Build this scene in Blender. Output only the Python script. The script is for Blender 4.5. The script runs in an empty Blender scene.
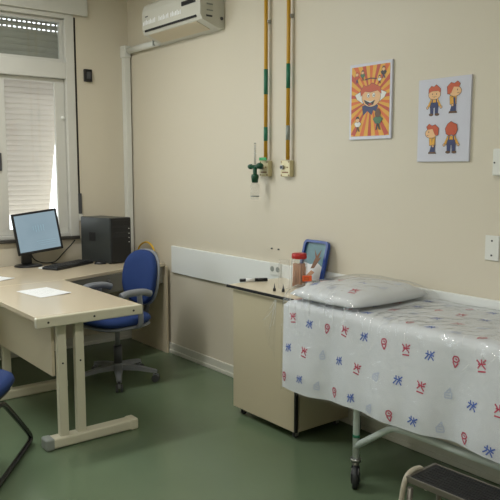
import bpy, bmesh, math, random
from mathutils import Vector, Matrix
R = math.radians
random.seed(4)
SC = bpy.context.scene
COL = SC.collection

# ------------------------------------------------------------------ camera, light, exposure
cam = bpy.data.cameras.new('camera')
camo = bpy.data.objects.new('camera', cam); COL.objects.link(camo)
camo.location = (5.469, -2.936, 1.53)
camo.rotation_euler = (R(90 - 6.86), 0, R(52))
cam.sensor_width = 36; cam.sensor_height = 36; cam.lens = 36 * 690 / 500
cam.clip_start = 0.05
SC.camera = camo

w = bpy.data.worlds.new('sky'); SC.world = w; w.use_nodes = True
bg = w.node_tree.nodes['Background']
bg.inputs['Color'].default_value = (0.93, 0.97, 1.0, 1); bg.inputs['Strength'].default_value = 2.6

def area(name, loc, rot, sx, sy, power, col):
    l = bpy.data.lights.new(name, 'AREA'); l.shape = 'RECTANGLE'; l.size = sx; l.size_y = sy
    l.energy = power; l.color = col
    o = bpy.data.objects.new(name, l); COL.objects.link(o); o.location = loc; o.rotation_euler = rot
    return o
# daylight from the long window further along the left wall, outside its glass
area('window_daylight', (-0.30, -3.0, 1.95), (0, R(-90 + 8), 0), 1.7, 1.9, 24, (0.93, 0.97, 1.0))
# fluorescent tubes of the ceiling fixtures
area('ceiling_tubes', (4.4, -2.6, 3.02), (0, 0, 0), 0.22, 1.15, 32, (1.0, 0.985, 0.96))
area('ceiling_tubes', (1.3, -2.0, 3.02), (0, 0, 0), 0.22, 1.15, 32, (1.0, 0.985, 0.96))
SC.view_settings.view_transform = 'Standard'; SC.view_settings.look = 'None'
SC.view_settings.exposure = 0.33; SC.view_settings.gamma = 1; SC.view_settings.use_curve_mapping = False

# ------------------------------------------------------------------ materials
def lin(c):
    return tuple(((v / 255) / 12.92 if v / 255 <= .04045 else ((v / 255 + .055) / 1.055) ** 2.4) for v in c) + (1,)
def mat(name, rgb, rough=.5, metal=0, var=.04, scale=8, bump=0, bscale=60, emit=0, coat=0, spec=.5):
    m = bpy.data.materials.new(name); m.use_nodes = True
    nt = m.node_tree; N = nt.nodes; L = nt.links; b = N['Principled BSDF']
    b.inputs['Roughness'].default_value = rough; b.inputs['Metallic'].default_value = metal
    b.inputs['Coat Weight'].default_value = coat; b.inputs['Specular IOR Level'].default_value = spec
    tc = N.new('ShaderNodeTexCoord')
    n = N.new('ShaderNodeTexNoise'); n.inputs['Scale'].default_value = scale; n.inputs['Detail'].default_value = 4
    L.new(tc.outputs['Object'], n.inputs['Vector'])
    mx = N.new('ShaderNodeMix'); mx.data_type = 'RGBA'
    c = lin(rgb)
    mx.inputs[6].default_value = tuple(max(0, v * (1 - var)) for v in c[:3]) + (1,)
    mx.inputs[7].default_value = tuple(min(1, v * (1 + var)) for v in c[:3]) + (1,)
    L.new(n.outputs['Fac'], mx.inputs[0]); L.new(mx.outputs[2], b.inputs['Base Color'])
    if bump:
        n2 = N.new('ShaderNodeTexNoise'); n2.inputs['Scale'].default_value = bscale; n2.inputs['Detail'].default_value = 3
        L.new(tc.outputs['Object'], n2.inputs['Vector'])
        bp = N.new('ShaderNodeBump'); bp.inputs['Strength'].default_value = bump; bp.inputs['Distance'].default_value = .01
        L.new(n2.outputs['Fac'], bp.inputs['Height']); L.new(bp.outputs['Normal'], b.inputs['Normal'])
    if emit:
        b.inputs['Emission Color'].default_value = c; b.inputs['Emission Strength'].default_value = emit
    return m
def glassy(name, tint=(1, 1, 1), rough=.03, ior=1.45, haze=0.0, hazecol=(.9, .9, .9), bump=0, bscale=30, boost=1.0):
    """thin clear sheet: transparent with fresnel gloss and an optional milky share"""
    m = bpy.data.materials.new(name); m.use_nodes = True
    nt = m.node_tree; N = nt.nodes; L = nt.links
    N.remove(N['Principled BSDF']); out = N['Material Output']
    t = N.new('ShaderNodeBsdfTransparent'); t.inputs['Color'].default_value = tuple(tint) + (1,)
    g = N.new('ShaderNodeBsdfGlossy'); g.inputs['Roughness'].default_value = rough
    f = N.new('ShaderNodeLayerWeight'); f.inputs['Blend'].default_value = .5
    f0 = ((ior - 1) / (ior + 1)) ** 2
    pw_ = N.new('ShaderNodeMath'); pw_.operation = 'POWER'; pw_.inputs[1].default_value = 5; L.new(f.outputs['Facing'], pw_.inputs[0])
    ma = N.new('ShaderNodeMath'); ma.operation = 'MULTIPLY_ADD'; ma.inputs[1].default_value = 1 - f0; ma.inputs[2].default_value = f0; L.new(pw_.outputs[0], ma.inputs[0])
    mm = N.new('ShaderNodeMath'); mm.operation = 'MULTIPLY'; mm.inputs[1].default_value = boost; mm.use_clamp = True
    L.new(ma.outputs[0], mm.inputs[0])
    d = N.new('ShaderNodeBsdfDiffuse'); d.inputs['Color'].default_value = tuple(hazecol) + (1,)
    m1 = N.new('ShaderNodeMixShader'); m1.inputs[0].default_value = haze
    L.new(t.outputs[0], m1.inputs[1]); L.new(d.outputs[0], m1.inputs[2])
    m2 = N.new('ShaderNodeMixShader'); L.new(mm.outputs[0], m2.inputs[0])
    L.new(m1.outputs[0], m2.inputs[1]); L.new(g.outputs[0], m2.inputs[2]); L.new(m2.outputs[0], out.inputs['Surface'])
    if bump:
        tc = N.new('ShaderNodeTexCoord')
        n2 = N.new('ShaderNodeTexNoise'); n2.inputs['Scale'].default_value = bscale; n2.inputs['Detail'].default_value = 3
        n2.inputs['Distortion'].default_value = .6
        L.new(tc.outputs['Object'], n2.inputs['Vector'])
        bp = N.new('ShaderNodeBump'); bp.inputs['Strength'].default_value = bump; bp.inputs['Distance'].default_value = .02
        L.new(n2.outputs['Fac'], bp.inputs['Height'])
        L.new(bp.outputs['Normal'], g.inputs['Normal']); L.new(bp.outputs['Normal'], f.inputs['Normal'])
    return m

M = {}
M['wall'] = mat('painted_wall', (208, 201, 183), .45, var=.025, scale=1.2, bump=.03, bscale=25)
M['ceil'] = mat('ceiling_paint', (236, 234, 226), .7)
M['floor'] = mat('green_floor', (98, 115, 90), .24, var=.09, scale=2.2, bump=.015, bscale=4, spec=.45)
M['base'] = mat('skirting', (204, 204, 192), .4)
M['white'] = mat('white_paint', (220, 222, 216), .35, var=.02)
M['frame'] = mat('window_paint', (202, 202, 195), .4, var=.04)
M['acbody'] = mat('appliance_plastic', (198, 197, 186), .4, var=.01)
M['rail'] = mat('bumper_board', (226, 230, 228), .35, var=.02, scale=2)
M['sill'] = mat('stone_sill', (70, 68, 64), .35)
M['dark'] = mat('dark_gap', (22, 22, 22), .6)
M['black'] = mat('black_plastic', (20, 21, 24), .35)
M['caseg'] = mat('case_grey', (52, 56, 56), .35)
M['blackm'] = mat('black_mesh', (13, 14, 16), .55, bump=.3, bscale=400)
M['blackt'] = mat('black_tube', (14, 14, 16), .25, spec=.6)
M['cream'] = mat('cream_laminate', (200, 188, 162), .3, var=.02, scale=3)
M['creamtop'] = mat('cream_desktop', (204, 191, 166), .16, var=.02, scale=3)
M['creammetal'] = mat('cream_metal', (206, 202, 180), .35, var=.02)
M['cab'] = mat('cabinet_laminate', (190, 181, 155), .3, var=.03, scale=3)
M['cabtop'] = mat('cabinet_top', (212, 202, 178), .28, var=.02, scale=3)
M['greyp'] = mat('grey_panel', (118, 116, 106), .4)
M['blue'] = mat('blue_fabric', (20, 50, 106), .85, var=.15, scale=120, bump=.15, bscale=350)
M['grey'] = mat('grey_plastic', (128, 132, 138), .45)
M['greyd'] = mat('dark_grey_plastic', (70, 72, 76), .5)
M['steel'] = mat('brushed_steel', (160, 160, 158), .3, metal=.9)
M['worn'] = mat('worn_steel', (112, 108, 98), .45, metal=.5, var=.2, scale=30)
M['tubew'] = mat('worn_cream_tube', (170, 164, 146), .4, var=.15, scale=30)
M['yellow'] = mat('yellow_pipe', (196, 150, 36), .4)
M['yellowc'] = mat('yellow_cord', (220, 178, 40), .5)
M['green'] = mat('green_band', (34, 112, 84), .45)
M['greenp'] = mat('green_plastic', (14, 74, 50), .35)
M['greenl'] = mat('green_label', (40, 160, 90), .4)
M['greyband'] = mat('grey_band', (140, 146, 140), .4)
M['plate'] = mat('gas_plate', (196, 186, 146), .3, metal=.15, var=.15, scale=60)
M['brown'] = mat('brown_mark', (120, 80, 48), .5)
M['glass'] = glassy('clear_glass', (.985, .985, .985), .04, 1.5, .03, boost=.8)
M['jarglass'] = glassy('jar_plastic', (.985, .985, .98), .06, 1.5, .10, boost=.7)
M['pane'] = glassy('window_glass', (.93, .95, .95), .02, 1.45)
M['film'] = glassy('plastic_film', (.99, .99, .985), .09, 1.5, .03, (.90, .90, .88), bump=.5, bscale=20, boost=1.0)
M['film2'] = glassy('loose_film', (.995, .995, .995), .08, 1.35, .02, (.95, .95, .93), bump=.3, bscale=20, boost=.35)
M['glint'] = mat('film_glint', (235, 238, 236), .12, var=0, spec=.8)  # near-white colour that paints the film's highlights as thin ridges
M['bluep'] = mat('blue_plastic_rim', (24, 62, 138), .3)
M['red'] = mat('red_lid', (176, 30, 26), .35)
M['orange'] = mat('orange_box', (226, 92, 34), .4)
M['tan'] = mat('tan_depressors', (190, 140, 104), .6, var=.2, scale=30)
M['paper'] = mat('paper', (226, 228, 228), .6, var=.01)
M['posterw'] = mat('poster_paper', (200, 202, 214), .3, var=.01)
M['sheet'] = mat('sheet_cloth', (206, 211, 216), .8, var=.02, bump=.06, bscale=18)
M['mattress'] = mat('mattress_vinyl', (60, 70, 90), .5)
M['pred'] = mat('print_red', (186, 62, 92), .8)
M['pblue'] = mat('print_blue', (74, 104, 184), .8)
M['ppale'] = mat('print_pale_blue', (184, 194, 214), .8)
M['bedwhite'] = mat('white_enamel', (205, 214, 210), .3)
M['rubber'] = mat('rubber', (40, 42, 44), .6)
M['skin'] = mat('ink_skin', (226, 180, 128), .4)
M['hair'] = mat('ink_hair', (190, 78, 30), .4)
M['ink'] = mat('ink_black', (36, 26, 24), .4)
M['navy'] = mat('ink_navy', (30, 44, 96), .4)
M['iyel'] = mat('ink_yellow', (222, 164, 36), .4)
M['iora'] = mat('ink_orange', (212, 100, 20), .4)
M['ired'] = mat('ink_red', (186, 66, 24), .4)
M['iwhite'] = mat('ink_white', (220, 220, 214), .4)
M['igreen'] = mat('ink_green', (60, 110, 70), .4)
M['logo'] = mat('raised_lettering', (244, 246, 248), .25, var=0)
M['ishoe'] = mat('ink_brown', (96, 62, 30), .4)
M['teal'] = mat('ink_teal', (92, 128, 136), .4, var=.25, scale=14)
M['steptread'] = mat('ribbed_rubber', (15, 15, 15), .7, bump=.3, bscale=90)
M['tubes'] = mat('tube_light', (255, 250, 235), .4, emit=3)

# screen: pale blue desktop picture with faint lines
def screen_mat():
    m = bpy.data.materials.new('lit_screen'); m.use_nodes = True
    nt = m.node_tree; N = nt.nodes; L = nt.links; b = N['Principled BSDF']
    b.inputs['Base Color'].default_value = lin((30, 36, 40)); b.inputs['Roughness'].default_value = .25
    tc = N.new('ShaderNodeTexCoord'); n = N.new('ShaderNodeTexNoise'); n.inputs['Scale'].default_value = 5
    L.new(tc.outputs['Object'], n.inputs['Vector'])
    mx = N.new('ShaderNodeMix'); mx.data_type = 'RGBA'
    mx.inputs[6].default_value = lin((136, 160, 172)); mx.inputs[7].default_value = lin((160, 182, 194))
    L.new(n.outputs['Fac'], mx.inputs[0]); L.new(mx.outputs[2], b.inputs['Emission Color']); b.inputs['Emission Strength'].default_value = .62
    return m
M['screen'] = screen_mat()
M['screenline'] = mat('screen_line', (104, 132, 146), .4, emit=.6)

# roller shutter: thin plastic that lets daylight glow through
def shutter_mat(ca, cb_, trans):
    m = bpy.data.materials.new('shutter_plastic'); m.use_nodes = True
    nt = m.node_tree; N = nt.nodes; L = nt.links; N.remove(N['Principled BSDF'])
    tc = N.new('ShaderNodeTexCoord'); n = N.new('ShaderNodeTexNoise'); n.inputs['Scale'].default_value = 6
    L.new(tc.outputs['Object'], n.inputs['Vector'])
    mx = N.new('ShaderNodeMix'); mx.data_type = 'RGBA'
    mx.inputs[6].default_value = lin(ca); mx.inputs[7].default_value = lin(cb_)
    L.new(n.outputs['Fac'], mx.inputs[0])
    d = N.new('ShaderNodeBsdfDiffuse'); t = N.new('ShaderNodeBsdfTranslucent')
    L.new(mx.outputs[2], d.inputs['Color']); L.new(mx.outputs[2], t.inputs['Color'])
    a = N.new('ShaderNodeMixShader'); a.inputs[0].default_value = trans
    L.new(d.outputs[0], a.inputs[1]); L.new(t.outputs[0], a.inputs[2]); L.new(a.outputs[0], N['Material Output'].inputs['Surface'])
    return m
M['shutter'] = shutter_mat((200, 190, 180), (212, 202, 192), .12)
M['shutter_shaded'] = shutter_mat((150, 148, 138), (166, 164, 152), .02)  # same shutter, the upper part's dimmer light put into a darker colour

# ------------------------------------------------------------------ mesh helpers
class MB:
    def __init__(s): s.bm = bmesh.new(); s.mats = []; s.smooth = False
    def mi(s, m):
        m = M[m] if isinstance(m, str) else m
        if m not in s.mats: s.mats.append(m)
        return s.mats.index(m)
    def _take(s, geomfaces, m):
        i = s.mi(m)
        for f in geomfaces: f.material_index = i
    def box(s, x0, x1, y0, y1, z0, z1, m, bev=0, seg=2, mx=None):
        t = bmesh.new(); bmesh.ops.create_cube(t, size=1)
        for v in t.verts:
            v.co = Vector((x0 + (v.co.x + .5) * (x1 - x0), y0 + (v.co.y + .5) * (y1 - y0), z0 + (v.co.z + .5) * (z1 - z0)))
        if bev: bmesh.ops.bevel(t, geom=list(t.edges), offset=bev, segments=seg, affect='EDGES', profile=.5)
        s.merge(t, m, mx, False); return s
    def merge(s, t, m, mx=None, smooth=False):
        i = s.mi(m)
        if mx is not None: bmesh.ops.transform(t, matrix=mx, verts=t.verts)
        vm = {v: s.bm.verts.new(v.co) for v in t.verts}
        for f in t.faces:
            try: nf = s.bm.faces.new([vm[v] for v in f.verts])
            except ValueError: continue
            nf.material_index = i; nf.smooth = smooth
        t.free()
    def cyl(s, p, q, r, m, r2=None, n=20, smooth=True):
        p = Vector(p); q = Vector(q); d = q - p; r2 = r if r2 is None else r2
        t = bmesh.new(); bmesh.ops.create_cone(t, cap_ends=True, segments=n, radius1=r, radius2=r2, depth=d.length)
        mx = Matrix.Translation((p + q) / 2) @ d.to_track_quat('Z', 'Y').to_matrix().to_4x4()
        i = s.mi(m); bmesh.ops.transform(t, matrix=mx, verts=t.verts)
        vm = {v: s.bm.verts.new(v.co) for v in t.verts}
        for f in t.faces:
            nf = s.bm.faces.new([vm[v] for v in f.verts]); nf.material_index = i; nf.smooth = smooth and len(f.verts) == 4
        t.free(); return s
    def tube(s, pts, r, m, n=12, sub=0):
        """round bar along a path (sub > 0 smooths it)"""
        P = [Vector(p) for p in pts]
        for _ in range(sub):
            Q = [P[0]]
            for a, b in zip(P[:-1], P[1:]): Q += [a * .75 + b * .25, a * .25 + b * .75]
            Q.append(P[-1]); P = Q
        i = s.mi(m); rings = []; up = None
        for k, p in enumerate(P):
            d = (P[min(k + 1, len(P) - 1)] - P[max(k - 1, 0)]).normalized()
            if up is None:
                up = d.orthogonal().normalized()
            up = (up - d * up.dot(d)).normalized(); sd = d.cross(up)
            rings.append([s.bm.verts.new(p + (up * math.cos(a) + sd * math.sin(a)) * r) for a in [2 * math.pi * j / n for j in range(n)]])
        for A, B in zip(rings[:-1], rings[1:]):
            for j in range(n):
                f = s.bm.faces.new([A[j], A[(j + 1) % n], B[(j + 1) % n], B[j]]); f.material_index = i; f.smooth = True
        for Rg in (list(reversed(rings[0])), rings[-1]):
            f = s.bm.faces.new(Rg); f.material_index = i
        return s
    def lathe(s, prof, m, c=(0, 0, 0), n=28, mx=None):
        t = bmesh.new(); rings = []
        for r, z in prof:
            rings.append([t.verts.new((c[0] + r * math.cos(2 * math.pi * j / n), c[1] + r * math.sin(2 * math.pi * j / n), c[2] + z)) for j in range(n)] if r > 1e-6 else [t.verts.new((c[0], c[1], c[2] + z))])
        for A, B in zip(rings[:-1], rings[1:]):
            for j in range(n):
                q = [A[j % len(A)], A[(j + 1) % len(A)], B[(j + 1) % len(B)], B[j % len(B)]]
                u = []
                for v in q:
                    if v not in u: u.append(v)
                if len(u) > 2: t.faces.new(u)
        s.merge(t, m, mx, True); return s
    def prism(s, poly, h, m, mx=None, bev=0, smooth=False):
        """polygon in the xy plane raised by h along z, then placed with mx"""
        t = bmesh.new(); a = [t.verts.new((x, y, 0)) for x, y in poly]; b = [t.verts.new((x, y, h)) for x, y in poly]
        n = len(poly); t.faces.new(list(reversed(a))); t.faces.new(b)
        for j in range(n): t.faces.new([a[j], a[(j + 1) % n], b[(j + 1) % n], b[j]])
        bmesh.ops.recalc_face_normals(t, faces=t.faces)
        if bev: bmesh.ops.bevel(t, geom=list(t.edges), offset=bev, segments=2, affect='EDGES', profile=.5)
        s.merge(t, m, mx, smooth); return s
    def ball(s, c, r, m, sc=(1, 1, 1), n=16, mx=None):
        t = bmesh.new(); bmesh.ops.create_uvsphere(t, u_segments=n, v_segments=n // 2 + 2, radius=r)
        for v in t.verts: v.co = Vector((v.co.x * sc[0] + c[0], v.co.y * sc[1] + c[1], v.co.z * sc[2] + c[2]))
        s.merge(t, m, mx, True); return s
    def grid(s, P, m, skip=None, smooth=True, thick=0):
        i = s.mi(m); V = [[s.bm.verts.new(p) for p in row] for row in P]
        for a in range(len(P) - 1):
            for b in range(len(P[0]) - 1):
                if skip and skip(a, b): continue
                f = s.bm.faces.new([V[a][b], V[a + 1][b], V[a + 1][b + 1], V[a][b + 1]]); f.material_index = i; f.smooth = smooth
        return s
    def build(s, name, parent=None, loc=None, rz=0, label=None, cat=None, group=None, kind=None, sub=0, solid=0):
        me = bpy.data.meshes.new(name)
        loose = [v for v in s.bm.verts if not v.link_faces]
        if loose: bmesh.ops.delete(s.bm, geom=loose, context='VERTS')
        s.bm.to_mesh(me); s.bm.free()
        for m in s.mats: me.materials.append(m)
        o = bpy.data.objects.new(name, me); COL.objects.link(o)
        if loc is not None: o.location = loc; o.rotation_euler = (0, 0, rz)
        if parent: o.parent = parent
        if solid:
            md = o.modifiers.new('thickness', 'SOLIDIFY'); md.thickness = solid; md.offset = -1
        if sub:
            md = o.modifiers.new('smooth', 'SUBSURF'); md.levels = sub; md.render_levels = sub
        return tag(o, label, cat, group, kind)
def tag(o, label=None, cat=None, group=None, kind=None):
    if label: o['label'] = label
    if cat: o['category'] = cat
    if group: o['group'] = group
    if kind: o['kind'] = kind
    return o
def thing(name, loc, label, cat, rz=0, group=None):
    o = bpy.data.objects.new(name, None); COL.objects.link(o); o.location = loc; o.rotation_euler = (0, 0, rz); o.empty_display_size = .1
    return tag(o, label, cat, group)
def copy_tree(o, parent=None):
    c = o.copy(); COL.objects.link(c)
    if parent: c.parent = parent
    for ch in list(o.children): copy_tree(ch, c)
    return c
def frame_mx(o, ux, uy):
    ux = Vector(ux).normalized(); uy = Vector(uy).normalized(); n = ux.cross(uy)
    return Matrix(((ux.x, uy.x, n.x, o[0]), (ux.y, uy.y, n.y, o[1]), (ux.z, uy.z, n.z, o[2]), (0, 0, 0, 1)))
S = 'structure'
XR, YF, ZC = 6.4, -4.5, 3.1      # far wall, wall behind the camera, ceiling height
WY0, WY1, WZ0, WZ1 = -3.95, -.50, .955, 2.755   # window opening

# ------------------------------------------------------------------ the room
MB().box(-.25, XR + .2, YF - .2, .2, -.1, 0, 'floor').build('floor', kind=S)
MB().box(-.25, XR + .2, YF - .2, .2, ZC, ZC + .1, 'ceil').build('ceiling', kind=S)
MB().box(-.2, XR + .2, 0, .2, 0, ZC, 'wall').build('wall_back', kind=S)
MB().box(-.2, XR + .2, YF - .2, YF, 0, ZC, 'wall').build('wall_front', kind=S)
MB().box(XR, XR + .2, YF, 0, 0, ZC, 'wall').build('wall_right', kind=S)
wl = MB()
wl.box(-.2, 0, YF, 0, 0, WZ0, 'wall').box(-.2, 0, YF, 0, WZ1, ZC, 'wall')
wl.box(-.2, 0, WY1, 0, WZ0, WZ1, 'wall').box(-.2, 0, YF, WY0, WZ0, WZ1, 'wall')
wl.build('wall_left', kind=S)
b = MB(); b.box(.0, XR, -.014, 0, 0, .085, 'base', .004).box(.0, XR, -.022, -.012, 0, .03, 'base', .004); b.build('baseboard_back', kind=S)
b = MB(); b.box(0, .014, YF, -.02, 0, .085, 'base', .004).box(.012, .022, YF, -.02, 0, .03, 'base', .004); b.build('baseboard_left', kind=S)
MB().box(XR - .014, XR, YF, -.02, 0, .085, 'base', .004).build('baseboard_right', kind=S)
MB().box(.02, XR - .02, YF, YF + .014, 0, .085, 'base', .004).build('baseboard_front', kind=S)
# bumper board along the long wall
b = MB(); b.box(.70, 6.2, -.022, 0, .680, .897, 'rail', .004)
b.build('trim_1', kind=S)
# casing of the roller shutter over the windows
b = MB(); b.box(0, .045, -4.1, -.385, 2.755, 2.97, 'frame', .006); b.build('trim_2', kind=S)
# stone sill
MB().box(-.2, .03, -4.0, -.50, .930, .955, 'sill', .004).build('trim_3', kind=S)

# windows: window_1 by the corner, window_2 along the wall towards the viewer
def window(name, y0, y1):
    fr = MB()
    X0, X1 = -.10, .015
    fr.box(X0, X1, y1 - .075, y1, WZ0, WZ1, 'frame', .004)        # jambs
    fr.box(X0, X1, y0, y0 + .075, WZ0, WZ1, 'frame', .004)
    fr.box(X0, X1, y0 + .075, y1 - .075, WZ1 - .035, WZ1, 'frame', .004)
    fr.box(X0, X1, y0 + .075, y1 - .075, 2.245, 2.375, 'frame', .006)    # transom
    fr.box(X0, X1 - .02, y0 + .075, y1 - .075, WZ0, WZ0 + .03, 'frame', .004)
    root = fr.build(name, kind=S)
    # upper light
    s = MB(); a0, a1, c0, c1 = y0 + .076, y1 - .077, 2.377, WZ1 - .037; k = .026
    s.box(-.07, -.03, a0, a1, c0, c0 + k, 'frame').box(-.07, -.03, a0, a1, c1 - k, c1, 'frame')
    s.box(-.07, -.03, a0, a0 + k, c0 + k, c1 - k, 'frame').box(-.07, -.03, a1 - k, a1, c0 + k, c1 - k, 'frame')
    so = s.build('transom_sash', root)
    MB().box(-.052, -.048, a0 + k, a1 - k, c0 + k, c1 - k, 'pane').build('pane', so)
    # sliding sashes below
    mid = (y0 + y1) / 2
    for (p0, p1, xx) in ((mid - .03, y1 - .077, -.06), (y0 + .076, mid + .03, -.09)):
        s = MB(); c0, c1, k = WZ0 + .032, 2.243, .082
        s.box(xx, xx + .03, p0, p1, c0, c0 + .045, 'frame', .003).box(xx, xx + .03, p0, p1, c1 - .03, c1, 'frame', .003)
        s.box(xx, xx + .03, p0, p0 + k, c0 + .045, c1 - .03, 'frame', .003).box(xx, xx + .03, p1 - k, p1, c0 + .045, c1 - .03, 'frame', .003)
        so = s.build('sash', root)
        MB().box(xx + .013, xx + .017, p0 + k, p1 - k, c0 + .045, c1 - .03, 'pane').build('pane', so)
        if xx > -.08:
            h = MB(); h.box(xx + .03, xx + .045, p0 + .015, p0 + .035, 1.50, 1.64, 'greyd', .003); h.build('sash_pull', so)
            h = MB(); h.ball((xx + .035, p1 - .02, 1.93), .018, 'white', (.6, 1, 1)); h.build('latch', so)
    return root
window('window_1', -1.74, -.50)
window('window_2', -3.95, -1.745)

# roller shutters outside the glass
def slats(bm, p_top, p_bot, y0, y1, pitch=.042, holes=(), mm='shutter'):
    p_top = Vector(p_top); p_bot = Vector(p_bot); d = p_bot - p_top; n = int(d.length / pitch); u = d.normalized(); L_ = pitch
    nv = Vector((-u.z, 0, u.x))
    if nv.x < 0: nv = -nv
    def quad(t0, t1, b0, b1, ya, yb):
        A = p_top + u * t0 + nv * b0; B = p_top + u * t1 + nv * b1
        return [A, B]
    for k in range(n):
        t0 = k * L_; prof = [(t0 - .001, .001), (t0 + .005, .005), (t0 + L_ * .5, .007), (t0 + L_ - .006, .004), (t0 + L_ + .001, .0)]
        if k in holes:
            prof = [(t0 + .012, .004), (t0 + L_ * .6, .007), (t0 + L_ + .001, .001)]
            y = y0; 
            while y < y1:
                rows = [[p_top + u * tt + nv * 0.001 + Vector((0, yy, 0)) for yy in (y, y + .018)] for tt in (t0 - .002, t0 + .0125)]
                bm.grid(rows, mm, smooth=False); y += .040
        rows = [[p_top + u * t + nv * h + Vector((0, yy, 0)) for yy in (y0, y1)] for t, h in prof]
        bm.grid(rows, mm, smooth=False)
ws = thing('roller_shutter', (-.1, -1.12, 2.2), 'white roller shutter hanging outside the window, its lower part tilted out', 'shutter')
def loc_build(mb, name, root, **k):
    bmesh.ops.translate(mb.bm, verts=mb.bm.verts, vec=-Vector(root.location)); return mb.build(name, root, **k)
m = MB(); slats(m, (-.135, 0, 2.74), (-.135, 0, 2.30), -1.68, -.545, .048, holes=(1, 2), mm='shutter_shaded'); loc_build(m, 'upper_curtain', ws)
m = MB(); slats(m, (-.135, 0, 2.30), (-.50, 0, 1.08), -1.68, -.560, .044); loc_build(m, 'lower_curtain', ws)
m = MB(); m.box(-.15, -.125, -.545, -.515, .96, 2.75, 'frame', .002); loc_build(m, 'guide_rail', ws)

# strap of the shutter and its winder
st = thing('shutter_strap', (0, -.487, 1.14), 'dark shutter strap with grey winder on the wall beside the window', 'strap')
m = MB(); m.box(.0, .004, -.0065, .0065, .05, 1.60, 'dark'); m.build('strap', st)
m = MB(); m.box(.001, .018, -.016, .016, .0, .17, 'greyd', .003); m.build('winder', st)
m = MB(); m.box(.001, .012, -.024, .024, -.06, .0, 'white', .003); m.build('strap_plate', st, label='pale plastic plate')
m = MB(); m.box(0, .028, -.034, .034, -.050, .050, 'black', .004); m.box(.028, .034, -.017, .017, -.028, .028, 'greyd', .002)
m.build('wall_socket', loc=(0, -.385, 2.285), label='small black box on the wall between window and room corner', cat='socket')

# wiring duct in the corner, up and across to the air conditioner
du = thing('cable_duct', (0.035, -.035, .755), 'white cable duct rising in the room corner and running to the air conditioner', 'duct')
m = MB(); m.box(-.034, .028, -.030, .022, .0, 1.76, 'white', .003); m.build('duct_channel', du)
m = MB(); m.box(-.034, .042, -.042, .022, 1.70, 1.80, 'white', .006); m.build('elbow_cover', du)
m = MB(); m.cyl((.0, -.0, 1.757), (.583, -.0, 1.757), .026, 'white'); m.build('cross_duct', du)
m = MB(); m.box(.50, .515, -.034, .034, 1.735, 1.80, 'greyband', .002); m.build('clip', du)

# ------------------------------------------------------------------ lamps on the ceiling (outside the frame)
def ceiling_lamp(x, y, label):
    o = thing('ceiling_lamp', (x, y, ZC), label, 'lamp', group='ceiling lamps')
    m = MB(); m.box(-.16, .16, -.62, .62, -.045, 0, 'white', .005); m.build('housing', o)
    for dx in (-.07, .07):
        m = MB(); m.cyl((dx, -.6, -.058), (dx, .6, -.058), .013, 'tubes'); m.build('tube', o)
ceiling_lamp(4.4, -2.6, 'fluorescent ceiling lamp above the bed end of the room')
ceiling_lamp(1.3, -2.0, 'fluorescent ceiling lamp above the desk end of the room')

# ------------------------------------------------------------------ air conditioner
ac = thing('air_conditioner', (.62, 0, 2.46), 'white split air conditioner unit on the wall near the room corner', 'air conditioner')
prof = [(0, .32), (-.155, .32), (-.19, .295), (-.205, .25), (-.205, .115), (-.188, .080), (-.05, .030), (0, .03)]
t = MB(); t.prism(prof, .80, 'acbody', Matrix(((0, 0, 1, 0), (1, 0, 0, 0), (0, 1, 0, 0), (0, 0, 0, 1))), bev=.004); t.build('body', ac)
m = MB(); m.box(.04, .75, -.2065, -.2, .098, .113, 'dark'); m.build('air_slot', ac)
m = MB(); m.prism([(-.180, .0785), (-.065, .0365), (-.067, .0325), (-.182, .0745)], .66, 'cream', Matrix(((0, 0, 1, .06), (1, 0, 0, 0), (0, 1, 0, 0), (0, 0, 0, 1)))); m.build('louver', ac, label='cream coloured flap under the unit')
m = MB(); m.box(.57, .745, -.211, -.200, .198, .228, 'black', .002); m.build('display', ac, label='black display strip')
m = MB()
for k in range(26):
    x = .02 + k * .021
    if k in (9, 10, 18): continue
    m.box(x, x + .010, -.2075, -.204, .150, .150 + .024 + .006 * (k % 3), 'logo')
m.box(.05, .09, -.2075, -.204, .205, .213, 'greyd'); m.build('lettering', ac)
for (y, z, h) in ((-.15, .22, .014), (-.15, .18, .01), (-.15, .14, .008), (-.155, .10, .012)):
    m = MB(); m.box(.799, .803, y, y + .05, z, z + h, 'greyd' if z < .12 else 'greyband'); m.build('end_mark', ac)
m = MB(); m.cyl((.799, -.025, .10), (.805, -.025, .10), .012, 'greyd'); m.build('end_screw', ac)

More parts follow.
